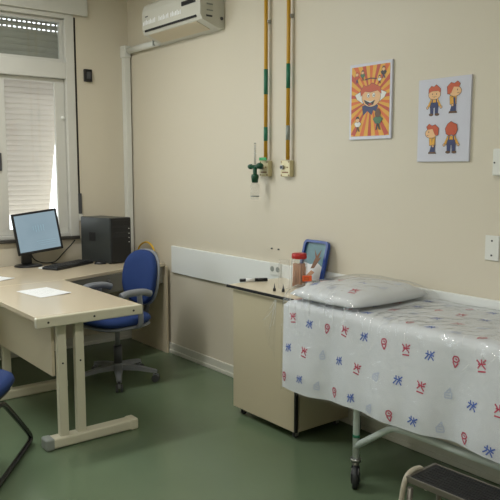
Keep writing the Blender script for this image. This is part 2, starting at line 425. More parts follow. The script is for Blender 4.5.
# ------------------------------------------------------------------ gas pipes with outlets
def pipe(x, ztop, bands, label):
    o = thing('gas_pipe', (x, -.03, 0), label, 'pipe', group='medical gas pipes')
    m = MB(); m.cyl((0, 0, 1.575), (0, 0, ztop), .0125, 'yellow'); m.build('pipe', o)
    for (z0, z1, mm) in bands:
        m = MB(); m.cyl((0, 0, z0), (0, 0, z1), .0135, mm); m.build('colour_band', o, label='green band' if mm == 'green' else 'grey band')
    for z in (2.45, 2.95):
        m = MB(); m.box(-.016, .016, .0, .03, z, z + .02, 'steel', .002); m.build('pipe_clip', o)
    return o
pipe(1.917, ZC, ((2.0, 2.16, 'green'), (1.70, 1.79, 'green')), 'left yellow gas pipe with two green bands on the wall')
pipe(2.138, ZC, ((2.02, 2.17, 'green'), (1.70, 1.79, 'greyband')), 'right yellow gas pipe with one green and one grey band')
def outlet(x, label):
    o = thing('gas_outlet', (x, 0, 1.51), label, 'gas outlet', group='medical gas outlets')
    m = MB(); m.box(-.047, .045, -.035, 0, -.042, .062, 'plate', .004); m.build('plate', o)
    m = MB(); m.cyl((-.022, -.035, .018), (-.022, -.050, .018), .014, 'steel'); m.cyl((-.022, -.050, .018), (-.022, -.054, .018), .009, 'greyd')
    m.build('connector', o)
    for (a, c) in ((-.036, -.032), (.034, -.032), (-.036, .052), (.034, .052), (.020, .018)):
        m = MB(); m.cyl((a, -.034, c), (a, -.038, c), .0045, 'brown'); m.build('screw', o)
    m = MB(); m.box(-.03, .028, -.0365, -.034, -.018, -.010, 'brown'); m.build('engraved_line', o)
    return o
outlet(1.905, 'cream gas outlet plate under the left yellow pipe, holding a green flowmeter')
outlet(2.12, 'cream gas outlet plate under the right yellow pipe')
fm = thing('flowmeter', (1.873, -.085, 1.512), 'green oxygen flowmeter with clear humidifier bottle on the left gas outlet', 'flowmeter')
m = MB(); m.cyl((0, .02, .02), (.03, .027, .02), .010, 'steel'); m.cyl((-.045, 0, .02), (.06, 0, .02), .013, 'greenp'); m.ball((-.045, 0, .02), .022, 'greenp', (1, 1, .8))
m.ball((.05, 0, .025), .026, 'greenp', (1, 1, .8)); m.cyl((0, 0, -.06), (0, 0, .02), .014, 'greenp'); m.lathe([(0, -.03), (.022, -.03), (.026, -.045), (.020, -.085), (0, -.085)], 'greenp'); m.build('valve', fm)
m = MB(); m.cyl((0, 0, .035), (0, 0, .17), .0085, 'jarglass'); m.cyl((0, 0, .035), (0, 0, .16), .003, 'greyband'); m.cyl((0, 0, .17), (0, 0, .176), .007, 'greyband'); m.build('flow_tube', fm, label='thin clear upright tube')
m = MB(); m.lathe([(0, -.085), (.024, -.088), (.029, -.10), (.029, -.185), (.024, -.195), (0, -.195)], 'jarglass'); m.build('humidifier_bottle', fm, label='clear plastic bottle')
m = MB(); m.lathe([(.0292, -.172), (.0298, -.175), (.0292, -.178)], 'greyband'); m.build('level_mark', fm)
m = MB(); m.box(.01, .085, .026, .030, .060, .080, 'greenl', .002); m.build('tag', fm, label='bright green tag')

# ------------------------------------------------------------------ posters
def ell(cx, cy, rx, ry, n=18, a0=0):
    return [(cx + rx * math.cos(a0 + 2 * math.pi * k / n), cy + ry * math.sin(a0 + 2 * math.pi * k / n)) for k in range(n)]
class Print:
    """flat printed shapes on a sheet on the wall (x, z coordinates of the sheet, metres)"""
    def __init__(s, mb, x, z, y=-.0045): s.mb = mb; s.x = x; s.z = z; s.y = y; s.k = 0
    def p(s, poly, m):
        s.k += 1
        i = s.mb.mi(m); y = s.y - s.k * .00003
        vs = [s.mb.bm.verts.new((s.x + a, y, s.z + c)) for a, c in poly]
        f = s.mb.bm.faces.new(vs); f.material_index = i
        f.normal_update()
        if f.normal.y > 0: f.normal_flip()
    def o(s, poly, m, g=.0022):
        cx = sum(a for a, _ in poly) / len(poly); cy = sum(c for _, c in poly) / len(poly)
        q = []
        for a, c in poly:
            d = math.hypot(a - cx, c - cy) or 1; q.append((a + (a - cx) / d * g, c + (c - cy) / d * g))
        s.p(q, 'ink'); s.p(poly, m)
def boy(P, cx, cy, h, pose):
    """a plain cartoon child in overalls; cx, cy at the feet"""
    k = h
    def T(pts): return [(cx + a * k * 1.18, cy + c * k) for a, c in pts]
    side = pose in ('left', 'right'); f = -1 if pose == 'left' else 1
    if side:
        P.o(T([(-.10, .03), (-.03, .30), (.09, .30), (.09, .03)]), 'navy'); P.o(T([(-.13, .0), (-.11, .06), (.10, .06), (.13 * 1, .0)]), 'ishoe')
        P.o(T([(-.10, .28), (-.11, .54), (.10, .54), (.10, .28)]), 'iyel'); P.o(T([(.0, .24), (-.02, .48), (.07, .48), (.08, .24)]), 'navy')
        P.o(T([(-.06 * f, .27), (-.07 * f, .50), (.0 * f, .50), (.02 * f, .27)]), 'iyel'); P.o(T(ell(-.02 * f, .25, .035, .035, 10)), 'skin')
    else:
        for sx in (-1, 1):
            P.o(T([(sx * .03, .04), (sx * .02, .30), (sx * .14, .30), (sx * .13, .04)]), 'navy')
            P.o(T(ell(sx * .10, .03, .07, .035, 12)), 'ishoe')
            P.o(T([(sx * .13, .52), (sx * .24, .30), (sx * .19, .27), (sx * .10, .42)]), 'iyel'); P.o(T(ell(sx * .23, .26, .035, .035, 10)), 'skin')
        P.o(T([(-.15, .28), (-.13, .54), (.13, .54), (.15, .28)]), 'iyel')
        P.o(T([(-.14, .26), (-.11, .42), (.11, .42), (.14, .26)]), 'navy')
        for sx in (-1, 1): P.p(T([(sx * .06, .40), (sx * .05, .54), (sx * .09, .54), (sx * .10, .40)]), 'navy')
    if pose == 'back':
        P.o(T([(-.17, .62), (-.20, .78), (-.12, .93), (-.02, 1.0), (.07, .94), (.16, .90), (.19, .74), (.14, .60), (.06, .55), (0, .60), (-.07, .55)]), 'hair'); return
    dx = .05 * f if side else 0
    P.o(T(ell(dx, .68, .20, .155, 20)), 'skin')
    if side:
        P.o(T([(-.19 * f, .62), (-.20 * f, .84), (-.08 * f, .96), (.02 * f, .92), (.12 * f, .99), (.21 * f, .90), (.17 * f, .80), (.0, .82), (-.06 * f, .66), (-.12 * f, .60)][::f]), 'hair')
        P.p(T(ell(.13 * f, .72, .014, .03, 8)), 'ink'); P.p(T([(.12 * f, .62), (.20 * f, .60), (.20 * f, .615), (.12 * f, .63)]), 'ink')
    else:
        P.o(T([(-.20, .74), (-.19, .88), (-.10, .97), (-.02, .93), (.05, 1.0), (.13, .93), (.20, .86), (.20, .74), (.10, .80), (-.08, .80)]), 'hair')
        for sx in (-1, 1): P.p(T(ell(sx * .07, .70, .014, .028, 8)), 'ink')
        P.p(T([(-.10, .63), (0, .595), (.10, .63), (0, .61)]), 'ink')
# sunburst poster
pw, ph = .309, .418
po = thing('poster', (2.653, 0, 1.684), 'orange and yellow sunburst cartoon poster with a shouting boy in a white frame', 'poster', group='children posters on the wall')
m = MB(); m.box(0, pw, -.012, 0, 0, ph, 'posterw', .0015); m.build('backing_board', po)
m = MB(); P = Print(m, 0, 0, -.0124)
x0, x1, z0, z1 = .014, pw - .014, .018, ph - .016; cx, cz = .158, .218
P.p([(x0, z0), (x1, z0), (x1, z1), (x0, z1)], 'iyel')
def hit(a):
    dx, dz = math.cos(a), math.sin(a); ts = []
    if abs(dx) > 1e-6: ts += [((x1 if dx > 0 else x0) - cx) / dx]
    if abs(dz) > 1e-6: ts += [((z1 if dz > 0 else z0) - cz) / dz]
    t = min(ts); return (cx + dx * t, cz + dz * t)
nr = 22
for k in range(nr):
    a = 2 * math.pi * (k + .2) / nr; b_ = a + 2 * math.pi / nr * .48
    P.p([(cx, cz), hit(a), hit(b_)], 'iora' if k % 2 else 'ired')
def Q(pts): return [(cx + a, cz + c) for a, c in pts]
P.o(Q([(-.05, -.085), (-.06, -.035), (0, -.02), (.055, -.035), (.045, -.07), (.02, -.06), (.01, -.085), (-.02, -.062)]), 'navy')
for sx in (-1, 1):
    P.o(Q([(sx * .055, -.02), (sx * .10, .005), (sx * .115, .03), (sx * .075, .045), (sx * .05, .01)]), 'iwhite')
P.o(Q(ell(.005, .012, .068, .052, 24)), 'skin')
P.o(Q([(-.07, .02), (-.075, .05), (-.05, .08), (-.02, .072), (.01, .088), (.04, .075), (.072, .062), (.078, .025), (.05, .045), (0, .04), (-.04, .045)]), 'hair')
P.p(Q([(-.05, .0), (.0, -.012), (.035, -.005), (.02, -.03), (-.01, -.036), (-.035, -.022)]), 'ink'); P.p(Q([(-.02, -.026), (.0, -.022), (.015, -.026), (-.005, -.032)]), 'ired')
P.p(Q([(-.042, -.002), (.0, -.012), (.028, -.007), (0, -.018)]), 'iwhite')
for sx in (-1, 1): P.o(Q(ell(sx * .02 + .004, .022, .010, .012, 10)), 'iwhite', .001); P.p(Q(ell(sx * .02 + .006, .020, .004, .005, 8)), 'ink')
P.p(Q([(-.045, .112), (.0, .118), (.045, .112), (.045, .106), (0, .112), (-.045, .106)]), 'ink')
def mini(px, pz, h, top, body, legs, face='skin'):
    def T(pts): return [(px + a * h, pz + c * h) for a, c in pts]
    P.o(T([(-.12, 0), (-.05, .35), (.05, .35), (.18, 0), (.08, .02), (.0, .2), (-.04, 0)]), legs, .0015)
    P.o(T([(-.15, .3), (-.30, .52), (-.10, .65), (.12, .65), (.32, .5), (.14, .3)]), body, .0015)
    P.o(T(ell(0, .76, .17, .17, 12)), face, .0015); P.p(T([(-.18, .78), (-.1, .98), (.08, .99), (.18, .8), (0, .86)]), top)
mini(.055, .315, .062, 'hair', 'ired', 'navy'); mini(.098, .325, .058, 'ishoe', 'igreen', 'ishoe'); mini(.250, .325, .066, 'ishoe', 'ink', 'navy'); mini(.222, .300, .045, 'ink', 'iwhite', 'ink')
mini(.066, .045, .085, 'ink', 'iwhite', 'ishoe'); mini(.215, .050, .115, 'ishoe', 'igreen', 'ink', 'ishoe')
m.build('print', po)
# four-boys poster
pw, ph = .313, .415
po = thing('poster', (3.142, 0, 1.557), 'white poster with four drawings of a boy in blue overalls', 'poster', group='children posters on the wall')
m = MB(); m.box(0, pw, -.012, 0, 0, ph, 'posterw', .0015); m.build('backing_board', po)
m = MB(); P = Print(m, 0, 0, -.0124)
boy(P, .100, .232, .152, 'front'); boy(P, .213, .238, .155, 'right'); boy(P, .096, .040, .152, 'left'); boy(P, .210, .042, .155, 'back')
m.build('print', po)
# pale notice running out of the picture
m = MB(); m.box(0, .30, -.012, 0, 0, .50, 'posterw', .002); m.build('notice_board', loc=(3.617, 0, 1.70), label='pale notice sheet at the right edge of the wall', cat='notice')

# wall boxes
sb = thing('switch_box', (3.60, 0, 1.49), 'white switch box on the wall below the pale notice', 'switch')
m = MB(); m.box(.0, .10, -.035, 0, 0, .125, 'white', .006); m.build('box', sb)
m = MB(); m.cyl((.012, -.035, .06), (.012, -.038, .06), .004, 'greyd'); m.build('screw', sb)
def wall_socket(loc, label, w_=.075, h_=.12, holes=((0, .035), (0, -.035))):
    o = thing('wall_outlet', loc, label, 'socket', group='wall sockets')
    m = MB(); m.box(-w_ / 2, w_ / 2, -.010, 0, -h_ / 2, h_ / 2, 'white', .003); m.build('plate', o)
    for (a, c) in holes:
        m = MB(); m.cyl((a, -.009, c), (a, -.013, c), .0045, 'greyd'); m.build('screw', o)
    return o
wall_socket((3.600, 0, 1.145), 'white blank socket plate above the bed at the right, left one of the pair')
wall_socket((3.690, 0, 1.140), 'white blank socket plate above the bed at the right, cut by the picture edge')
o = wall_socket((2.02, -.022, .86), 'white double socket plate on the bumper board behind the jar', .11, .085, ())
for dx in (-.028, .028):
    m = MB(); m.cyl((dx, -.0095, 0), (dx, -.0125, 0), .018, 'greyband'); m.build('socket_face', o)
# two hooks above the rail
for i, x in enumerate((1.952, 2.022)):
    m = MB(); m.cyl((0, 0, 0), (0, -.010, 0), .0045, 'greyd'); m.build('wall_screw', loc=(x, 0, .99), label='small dark screw in the wall above the socket, ' + ('left one' if i == 0 else 'right one'), cat='screw', group='screws in the wall')

# ------------------------------------------------------------------ desk by the window
rd = thing('side_desk', (0, 0, 0), 'cream laminate desk along the window wall carrying the computer', 'desk')
m = MB(); m.prism([(.026, -.045), (.645, -.045), (.70, -.45), (.93, -1.06), (.93, -2.75), (.026, -2.75)], .026, 'creamtop', Matrix.Translation((0, 0, .724)), bev=.004); m.build('desktop', rd)
m = MB(); m.box(.05, .655, -.046, -.028, .0, .724, 'cream', .002); m.build('side_panel', rd)
m = MB(); m.box(.05, .655, -2.72, -2.70, .0, .724, 'cream', .002); m.build('side_panel', rd)
m = MB(); m.prism([(.615, -.06), (.63, -.06), (.875, -1.02), (.86, -1.02)], .135, 'greyp', Matrix.Translation((0, 0, .587)), bev=.001); dr = m.build('drawer', rd, label='grey drawer front')
m = MB(); m.cyl((.77, -.62, .68), (.783, -.617, .68), .010, 'steel'); m.build('lock', dr)

# ------------------------------------------------------------------ front desk
fd = thing('office_desk', (0, 0, 0), 'cream office desk standing out from the window desk with a sheet of paper on it', 'desk')
m = MB()
def rrect(x0, x1, y0, y1, r, n=5):
    out = []
    for (cx_, cy_, a) in ((x1 - r, y1 - r, 0), (x0 + r, y1 - r, 90), (x0 + r, y0 + r, 180), (x1 - r, y0 + r, 270)):
        for k in range(n + 1): out.append((cx_ + r * math.cos(R(a + 90 * k / n)), cy_ + r * math.sin(R(a + 90 * k / n))))
    return out
m.prism(rrect(.935, 2.0, -1.645, -1.035, .012), .026, 'creamtop', Matrix.Translation((0, 0, .724)), bev=.002); m.build('desktop', fd)
m = MB(); m.box(2.001, 2.034, -1.655, -1.03, .694, .7505, 'creammetal', .008, 3); m.build('end_rail', fd)
for y in (-1.59, -1.33, -1.09):
    m = MB(); m.cyl((2.033, y, .722), (2.036, y, .722), .006, 'dark'); m.build('screw', fd)
for y in (-1.490, -1.388):
    m = MB(); m.box(1.925, 1.965, y - .026, y + .026, .055, .7235, 'creammetal', .006)
    m.cyl((1.964, y + .0, .47), (1.968, y + .0, .47), .005, 'dark'); m.build('leg', fd)
m = MB(); m.box(1.905, 1.985, -1.57, -1.06, .004, .062, 'creammetal', .012, 3); m.build('foot', fd)
m = MB(); m.box(1.902, 1.988, -1.605, -1.555, .0, .066, 'greyband', .012, 3); m.build('foot_cap', fd, label='grey plastic end cap')
m = MB(); m.box(1.902, 1.988, -1.10, -1.045, .0, .066, 'creammetal', .012, 3); m.build('foot_cap', fd)
for y in (-1.47,):
    m = MB(); m.box(.955, .995, y - .026, y + .026, .055, .7235, 'creammetal', .006); m.build('leg', fd)
m = MB(); m.box(.94, 1.01, -1.66, -1.06, .0, .062, 'creammetal', .012, 3); m.build('foot', fd)
m = MB(); m.box(.97, 1.925, -1.535, -1.518, .395, .7235, 'cream', .002); m.build('modesty_panel', fd)
# paper on it
def paper(loc, rz, w_, h_, label, n=1):
    m = MB(); g = [[Vector((-w_ / 2 + w_ * i / 8, -h_ / 2 + h_ * j / 8, .0012 + .004 * (i / 8) ** 4 * (j / 8) ** 2)) for j in range(9)] for i in range(9)]
    m.grid(g, 'paper')
    g2 = [[Vector((a.x + .004, a.y - .003, a.z - .0009)) for a in r] for r in g]; m.grid(g2, 'paper')
    for k in range(6): m.box(-w_ / 2 + .03, w_ / 2 - .03 - .02 * (k % 3), -h_ / 2 + .04 + k * .028, -h_ / 2 + .0412 + k * .028, .0015, .0016, 'greyband')
    return m.build('paper_sheet', loc=loc, rz=rz, label=label, cat='paper')
paper((1.315, -1.33, .7505), R(8), .30, .21, 'white sheets of paper lying on the front desk')
paper((.62, -1.46, .7505), R(20), .21, .30, 'white paper at the left picture edge on the window desk')

# ------------------------------------------------------------------ monitor, keyboard, computer
mo = thing('monitor', (.17, -.925, .75), 'flat computer monitor with a pale blue screen and black bezel', 'monitor', rz=R(90 - 8))
# local: screen faces -y, width along x
W_, H_ = .352, .326; tl = R(-8)
MX = Matrix.Translation((0, -.02, .275)) @ Matrix.Rotation(R(-7), 4, 'Y') @ Matrix.Rotation(R(-8), 4, 'X')
m = MB(); m.box(-W_ / 2, W_ / 2, 0, .028, -H_ / 2, H_ / 2, 'black', .006, mx=MX); m.box(-.12, .12, .028, .055, -.10, .10, 'black', .012, mx=MX); m.build('casing', mo)
m = MB(); m.box(-W_ / 2 + .018, W_ / 2 - .018, -.0015, .0005, -H_ / 2 + .020, H_ / 2 - .018, 'screen', mx=MX); sc_ = m.build('screen', mo)
m = MB()
for (a, c, l) in ((-.01, .05, .05), (.01, .055, .055), (.03, .05, .045), (.05, .052, .05), (-.03, .05, .035)): m.box(a, a + .003, -.0022, -.0014, c - l, c, 'screenline', mx=MX)
for k in range(3): m.box(-.02 + .01 * k, .13, -.0022, -.0014, -.075 - k * .016, -.073 - k * .016, 'screenline', mx=MX)
m.build('screen_lines', mo)
m = MB(); m.box(-.115, -.035, .045, .085, .015, .24, 'black', .01); m.build('neck', mo)
m = MB(); m.lathe([(0, .0), (.105, .0), (.11, .006), (.10, .014), (.03, .020), (0, .020)], 'black', (-.07, .03, 0), mx=Matrix.Diagonal((1.0, .85, 1, 1))); m.build('base', mo)
m = MB(); m.prism(ell(0, 0, .075, .06, 28), .003, 'paper', Matrix.Translation((0, 0, 0))); m.build('disc_sleeve', loc=(.30, -.895, .75), rz=R(82), label='pale round mat beside the monitor foot', cat='mat')

kb = thing('keyboard', (.33, -.74, .75), 'black computer keyboard in front of the monitor', 'keyboard', rz=R(118))
m = MB(); m.box(-.225, .225, -.075, .075, 0, .020, 'black', .006); m.build('case', kb)
m = MB()
for r_ in range(5):
    for c_ in range(15):
        x = -.213 + c_ * .0285; y = -.062 + r_ * .026
        if r_ == 0 and 4 <= c_ <= 8:
            if c_ == 4: m.box(x, x + .138, y, y + .022, .020, .027, 'greyd', .002)
            continue
        m.box(x, x + .024, y, y + .022, .020, .027, 'black' if (r_ + c_) % 7 else 'greyd', .002)
m.build('keys', kb)

cpu = thing('computer_tower', (.0, 0, .75), 'black desktop computer tower on the window desk beside the room corner', 'computer')
# footprint from measured corners: front face looks towards the camera, flank to the left
fa, fb, bk_ = Vector((.425, -.425)), Vector((.245, -.255)) , Vector((.10, -.545))
e1 = Vector((.36, .36)).normalized() if False else Vector((-.06, .36)).normalized()
c0 = Vector((.430, -.425)); wv = Vector((-.05, 1)).normalized() * .19; dv = Vector((-1, -.32)).normalized() * .34
poly = [c0, c0 + wv, c0 + wv + dv, c0 + dv]
m = MB(); m.prism([(p.x, p.y) for p in poly], .365, 'caseg', Matrix.Translation((0, 0, .008)), bev=.004); m.build('case', cpu)
fx = frame_mx((c0.x, c0.y, .008), (wv.x, wv.y, 0), (0, 0, 1))     # x along front, y up, z outwards
m = MB(); m.box(.004, .186, .004, .361, .0, .012, 'black', .004, mx=fx); m.box(.012, .178, .02, .21, .010, .015, 'blackm', .002, mx=fx)
m.box(.012, .178, .30, .345, .010, .0145, 'black', .002, mx=fx); m.box(.012, .178, .245, .29, .010, .0145, 'black', .002, mx=fx); m.build('front_panel', cpu)
for k, z in enumerate((.275, .235, .20, .165)):
    m = MB(); m.cyl(fx @ Vector((.165, z, .0145)), fx @ Vector((.165, z, .0165)), .004, 'iwhite'); m.build('button', cpu, label='small pale button')
gx = frame_mx((c0.x + dv.x, c0.y + dv.y, .008), (-dv.x, -dv.y, 0), (0, 0, 1))
m = MB(); m.box(.10, .17, .17, .24, .0, .003, 'blackm', .001, mx=gx); m.build('side_vent', cpu)
for p in poly:
    q = p + ((poly[0] + poly[2]) / 2 - p) * .2; m = MB(); m.cyl((q.x, q.y, 0), (q.x, q.y, .010), .012, 'rubber'); m.build('foot', cpu)

# cables behind the keyboard
cb = MB()
cb.tube([(.085, -.572, .93), (.07, -.60, .89), (.055, -.67, .82), (.07, -.73, .765), (.10, -.79, .757), (.06, -.86, .757), (.05, -.93, .80), (.075, -.95, .90)], .005, 'black', 8, 3)
cb.build('monitor_cable', label='black cable looping from the monitor to the computer tower', cat='cable')
cb = MB()
cb.tube([(.13, -.80, .757), (.20, -.74, .757), (.16, -.66, .757), (.20, -.60, .757), (.12, -.58, .757)], .004, 'blackm', 8, 3)
cb.build('keyboard_cable', label='thin black cable lying behind the keyboard', cat='cable')
ms = thing('mouse', (.36, -.485, .75), 'small black mouse by the computer tower at the keyboard end', 'mouse', rz=R(60))
yc = MB(); yc.tube([(.20, -.06, .757), (.21, -.05, .84), (.27, -.045, .885), (.37, -.045, .905), (.46, -.045, .86), (.49, -.05, .80), (.50, -.07, .757)], .0075, 'yellowc', 10, 3)
yc.build('yellow_cord', label='yellow cord standing in a loop on the desk by the wall', cat='cord')
m = MB(); m.ball((0, 0, .0), .03, 'black', (1.6, 1, .9)); 
for v in m.bm.verts: v.co.z = max(0, v.co.z)
m.build('shell', ms)
m = MB(); m.cyl((.028, -.003, .022), (.028, .003, .022), .006, 'greyd'); m.build('wheel', ms)

# ------------------------------------------------------------------ office chair
def cushion(m, cx_, cy_, cz_, w_, d_, t_, matn, mx=None, p=2.6, n=28, bow=0):
    """rounded pad: superellipse outline, domed thickness"""
    t = bmesh.new(); rings = []
    for (s_, z_) in ((.0, -1), (.80, -1), (.95, -.75), (1.0, -.15), (.97, .45), (.88, .82), (.6, 1.0), (0, 1.05)):
        if s_ == 0: rings.append([t.verts.new((cx_, cy_, cz_ + z_ * t_ / 2 ))]); continue
        rr = []
        for j in range(n):
            a = 2 * math.pi * j / n; c_, q_ = math.cos(a), math.sin(a)
            x = math.copysign(abs(c_) ** (2 / p), c_) * w_ / 2 * s_; y = math.copysign(abs(q_) ** (2 / p), q_) * d_ / 2 * s_
            rr.append(t.verts.new((cx_ + x, cy_ + y, cz_ + z_ * t_ / 2 + bow * (x / (w_ / 2)) ** 2)))
        rings.append(rr)
    for A, B in zip(rings[:-1], rings[1:]):
        for j in range(n):
            q = []
            for v in (A[j % len(A)], A[(j + 1) % len(A)], B[(j + 1) % len(B)], B[j % len(B)]):
                if v not in q: q.append(v)
            if len(q) > 2: t.faces.new(q)
    m.merge(t, matn, mx, True)
ch = thing('office_chair', (1.07, -.705, 0), 'blue swivel office chair with grey armrests between the two desks', 'chair', rz=R(11))
# local frame: sitter looks towards -y
m = MB(); cushion(m, 0, -.02, .465, .45, .45, .065, 'blue', p=3.2); m.build('seat', ch)
m = MB(); cushion(m, 0, -.02, .425, .44, .44, .03, 'grey', p=3.2); m.build('seat_shell', ch)
BM = Matrix.Translation((0, .235, .73)) @ Matrix.Rotation(R(82), 4, 'X')
m = MB(); cushion(m, 0, 0, 0, .36, .40, .06, 'blue', BM, p=2.5, bow=.03); m.build('backrest', ch)
m = MB(); cushion(m, 0, 0, -.030, .378, .418, .03, 'grey', BM, p=2.5, bow=.03); m.build('back_shell', ch)
m = MB(); m.tube([(0, .05, .405), (0, .20, .41), (0, .285, .47), (0, .272, .62)], .022, 'greyd', 10, 2); m.build('back_support', ch)
for sx in (-1, 1):
    a = MB(); a.tube([(sx * .16, .02, .415), (sx * .235, .02, .43), (sx * .24, .02, .50), (sx * .227, .02, .65)], .019, 'grey', 10, 2)
    ar = a.build('armrest', ch)
    a = MB(); a.tube([(sx * .220, .12, .645), (sx * .227, .06, .668), (sx * .227, -.08, .672), (sx * .215, -.13, .655)], .025, 'grey', 12, 2); a.build('arm_pad', ar)
m = MB(); m.cyl((0, 0, .11), (0, 0, .26), .030, 'greyd'); m.cyl((0, 0, .25), (0, 0, .40), .018, 'grey'); m.box(-.10, .10, -.10, .10, .395, .412, 'greyd', .004); m.build('gas_lift', ch)
m = MB(); m.lathe([(0, .08), (.045, .08), (.05, .10), (.04, .13), (0, .135)], 'grey')
star = []
for k in range(5):
    a = R(72 * k - 26 - 11); d = Vector((math.cos(a), math.sin(a), 0)); s_ = Vector((-d.y, d.x, 0))
    prof = [(.03, .034, .085, .125), (.15, .024, .082, .112), (.275, .017, .066, .088), (.285, .010, .066, .083)]
    rows = []
    for (r_, hw, zb, zt) in prof:
        c_ = d * r_; rows.append([c_ + s_ * hw + Vector((0, 0, zb)), c_ + s_ * hw * .8 + Vector((0, 0, zt)), c_ - s_ * hw * .8 + Vector((0, 0, zt)), c_ - s_ * hw + Vector((0, 0, zb)), c_ + s_ * hw + Vector((0, 0, zb))])
    m.grid(rows, 'grey', smooth=False); star.append((d, s_))
m.build('star_base', ch)
for d, s_ in star:
    c_ = d * .275
    a = MB()
    for e in (-1, 1): a.cyl(c_ + s_ * e * .008 + Vector((0, 0, .026)), c_ + s_ * e * .024 + Vector((0, 0, .026)), .026, 'greyd')
    a.cyl(c_ + Vector((0, 0, .03)), c_ + Vector((0, 0, .072)), .009, 'greyd'); a.box(-.02, .02, -.009, .009, -.008, .02, 'grey', .003, mx=Matrix.Translation(c_ + Vector((0, 0, .038))) @ Matrix.Rotation(math.atan2(d.y, d.x), 4, 'Z'))
    a.build('castor', ch)

# ------------------------------------------------------------------ visitor chair at the left edge
vc = thing('visitor_chair', (2.03, -2.06, 0), 'blue padded visitor chair with black tubular legs at the left picture edge', 'chair', rz=R(-126))
m = MB(); cushion(m, 0, -.02, .465, .50, .48, .075, 'blue', p=3); m.build('seat', vc)
m = MB(); cushion(m, 0, -.02, .422, .46, .44, .025, 'black', p=3); m.build('seat_shell', vc)
BM = Matrix.Translation((0, .25, .70)) @ Matrix.Rotation(R(80), 4, 'X')
m = MB(); cushion(m, 0, 0, 0, .44, .34, .05, 'blue', BM, p=2.6, bow=.02); m.build('backrest', vc)
m = MB()
side = [(.28, .72), (.24, .46), (.20, .40), (.02, .392), (-.05, .35), (-.37, .10), (-.435, .045), (-.43, .022), (-.39, .0155), (.20, .0155)]
m.tube([(-.22, y, z) for y, z in side] + [(-.20, .25, .0155), (.20, .25, .0155)] + [(.22, y, z) for y, z in reversed(side)], .0145, 'blackt', 12, 2)
m.build('tube_frame', vc)

# ------------------------------------------------------------------ cabinet
cx0, cx1, cy0, cy1 = 2.118, 2.70, -.435, -.03
cbn = thing('cabinet', (0, 0, 0), 'cream laminate cabinet on castors with a black edged top at the head of the bed', 'cabinet')
m = MB()
m.box(cx0, cx1, cy0, cy1, .05, .065, 'cab'); m.box(cx0, cx0 + .016, cy0, cy1, .065, .790, 'cab'); m.box(cx1 - .016, cx1, cy0 + .016, cy1, .065, .790, 'cab')
m.box(cx0 + .016, cx1 - .016, cy1 - .01, cy1, .065, .790, 'cab'); m.box(cx0 + .016, cx1 - .016, cy0 + .02, cy1 - .01, .42, .435, 'cab'); m.build('carcass', cbn)
m = MB(); m.box(cx0 + .002, cx1 - .002, cy0 - .016, cy0 - .001, .050, .789, 'cab', .0015); m.build('front_panel', cbn)
m = MB(); m.box(cx1 - .012, cx1 + .002, cy0 - .017, cy0 + .002, .050, .789, 'dark', .001); m.build('edge_strip', cbn, label='black corner edging')
m = MB(); m.box(cx0 - .035, cx1 + .004, cy0 - .035, cy1 + .004, .791, .813, 'cabtop', .002); tp = m.build('top_board', cbn)
m = MB(); m.box(cx0 - .036, cx1 + .005, cy0 - .039, cy0 - .0345, .798, .815, 'black', .001); m.build('black_edge', tp, label='black edging strip')
for i, (x, y) in enumerate(((cx0 + .05, cy0 + .03), (cx1 - .05, cy0 + .03), (cx0 + .05, cy1 - .05), (cx1 - .05, cy1 - .05))):
    m = MB(); m.cyl((x - .009, y, .018), (x + .009, y, .018), .018, 'greyd'); m.box(x - .02, x + .02, y - .02, y + .02, .045, .0495, 'steel', .001)
    m.box(x - .014, x - .011, y - .012, y + .012, .012, .045, 'steel'); m.box(x + .011, x + .014, y - .012, y + .012, .012, .045, 'steel'); m.build('castor', cbn)

TOP = .813
mk = thing('marker_pen', (2.10, -.283, TOP + .0115), 'black marker pen with a white label lying on the cabinet top', 'pen', rz=R(64))
m = MB(); m.cyl((-.082, 0, 0), (.03, 0, 0), .0105, 'black'); m.build('barrel', mk)
m = MB(); m.cyl((-.045, 0, 0), (.012, 0, 0), .0110, 'paper'); m.build('label_wrap', mk, label='white label')
m = MB(); m.cyl((.03, 0, 0), (.095, 0, 0), .0115, 'black', .0108); m.build('cap', mk)

jr = thing('depressor_jar', (2.415, -.175, TOP), 'clear jar with a red lid full of tan wooden sticks on the cabinet', 'jar')
m = MB(); m.lathe([(0, 0), (.043, 0), (.048, .006), (.049, .05), (.048, .155), (.042, .172), (.042, .180)], 'jarglass'); m.build('jar_body', jr)
m = MB(); m.lathe([(0, .204), (.040, .204), (.045, .200), (.046, .174), (.043, .172)], 'red'); m.build('lid', jr)
m = MB()
for k in range(44):
    a = k * 2.4; r_ = .0058 * math.sqrt(k); p = Vector((r_ * math.cos(a), r_ * math.sin(a), .004)); q = p * 1.05 + Vector((.004 * math.cos(a * 3), .004 * math.sin(a * 5), .125 + .008 * (k % 3))); q.z = .125 + .008 * (k % 3)
    m.cyl(p, q, .004, 'tan', n=8)
m.build('wooden_sticks', jr, label='bundle of tan sticks')

gj = thing('glass_jar', (2.405, -.285, TOP), 'empty clear glass jar on the cabinet left of the red lidded jar', 'jar')
m = MB(); m.lathe([(0, 0.002), (.030, 0.002), (.034, .006), (.034, .145), (.030, .160), (.032, .172), (.030, .172)], 'jarglass'); m.build('glass_body', gj)
for i, (x, y) in enumerate(((2.435, -.385), (2.49, -.365))):
    o = thing('dropper_bottle', (x, y, TOP), 'tiny dark pointed bottle near the cabinet edge, ' + ('left one' if i == 0 else 'right one'), 'bottle', group='tiny dark bottles')
    m = MB(); m.lathe([(0, 0), (.009, 0), (.009, .014), (.005, .018)], 'black', n=12); m.build('bottle_body', o)
    m = MB(); m.lathe([(.005, .018), (.003, .030), (.0012, .045), (0, .045)], 'greyd', n=12); m.build('tip', o)

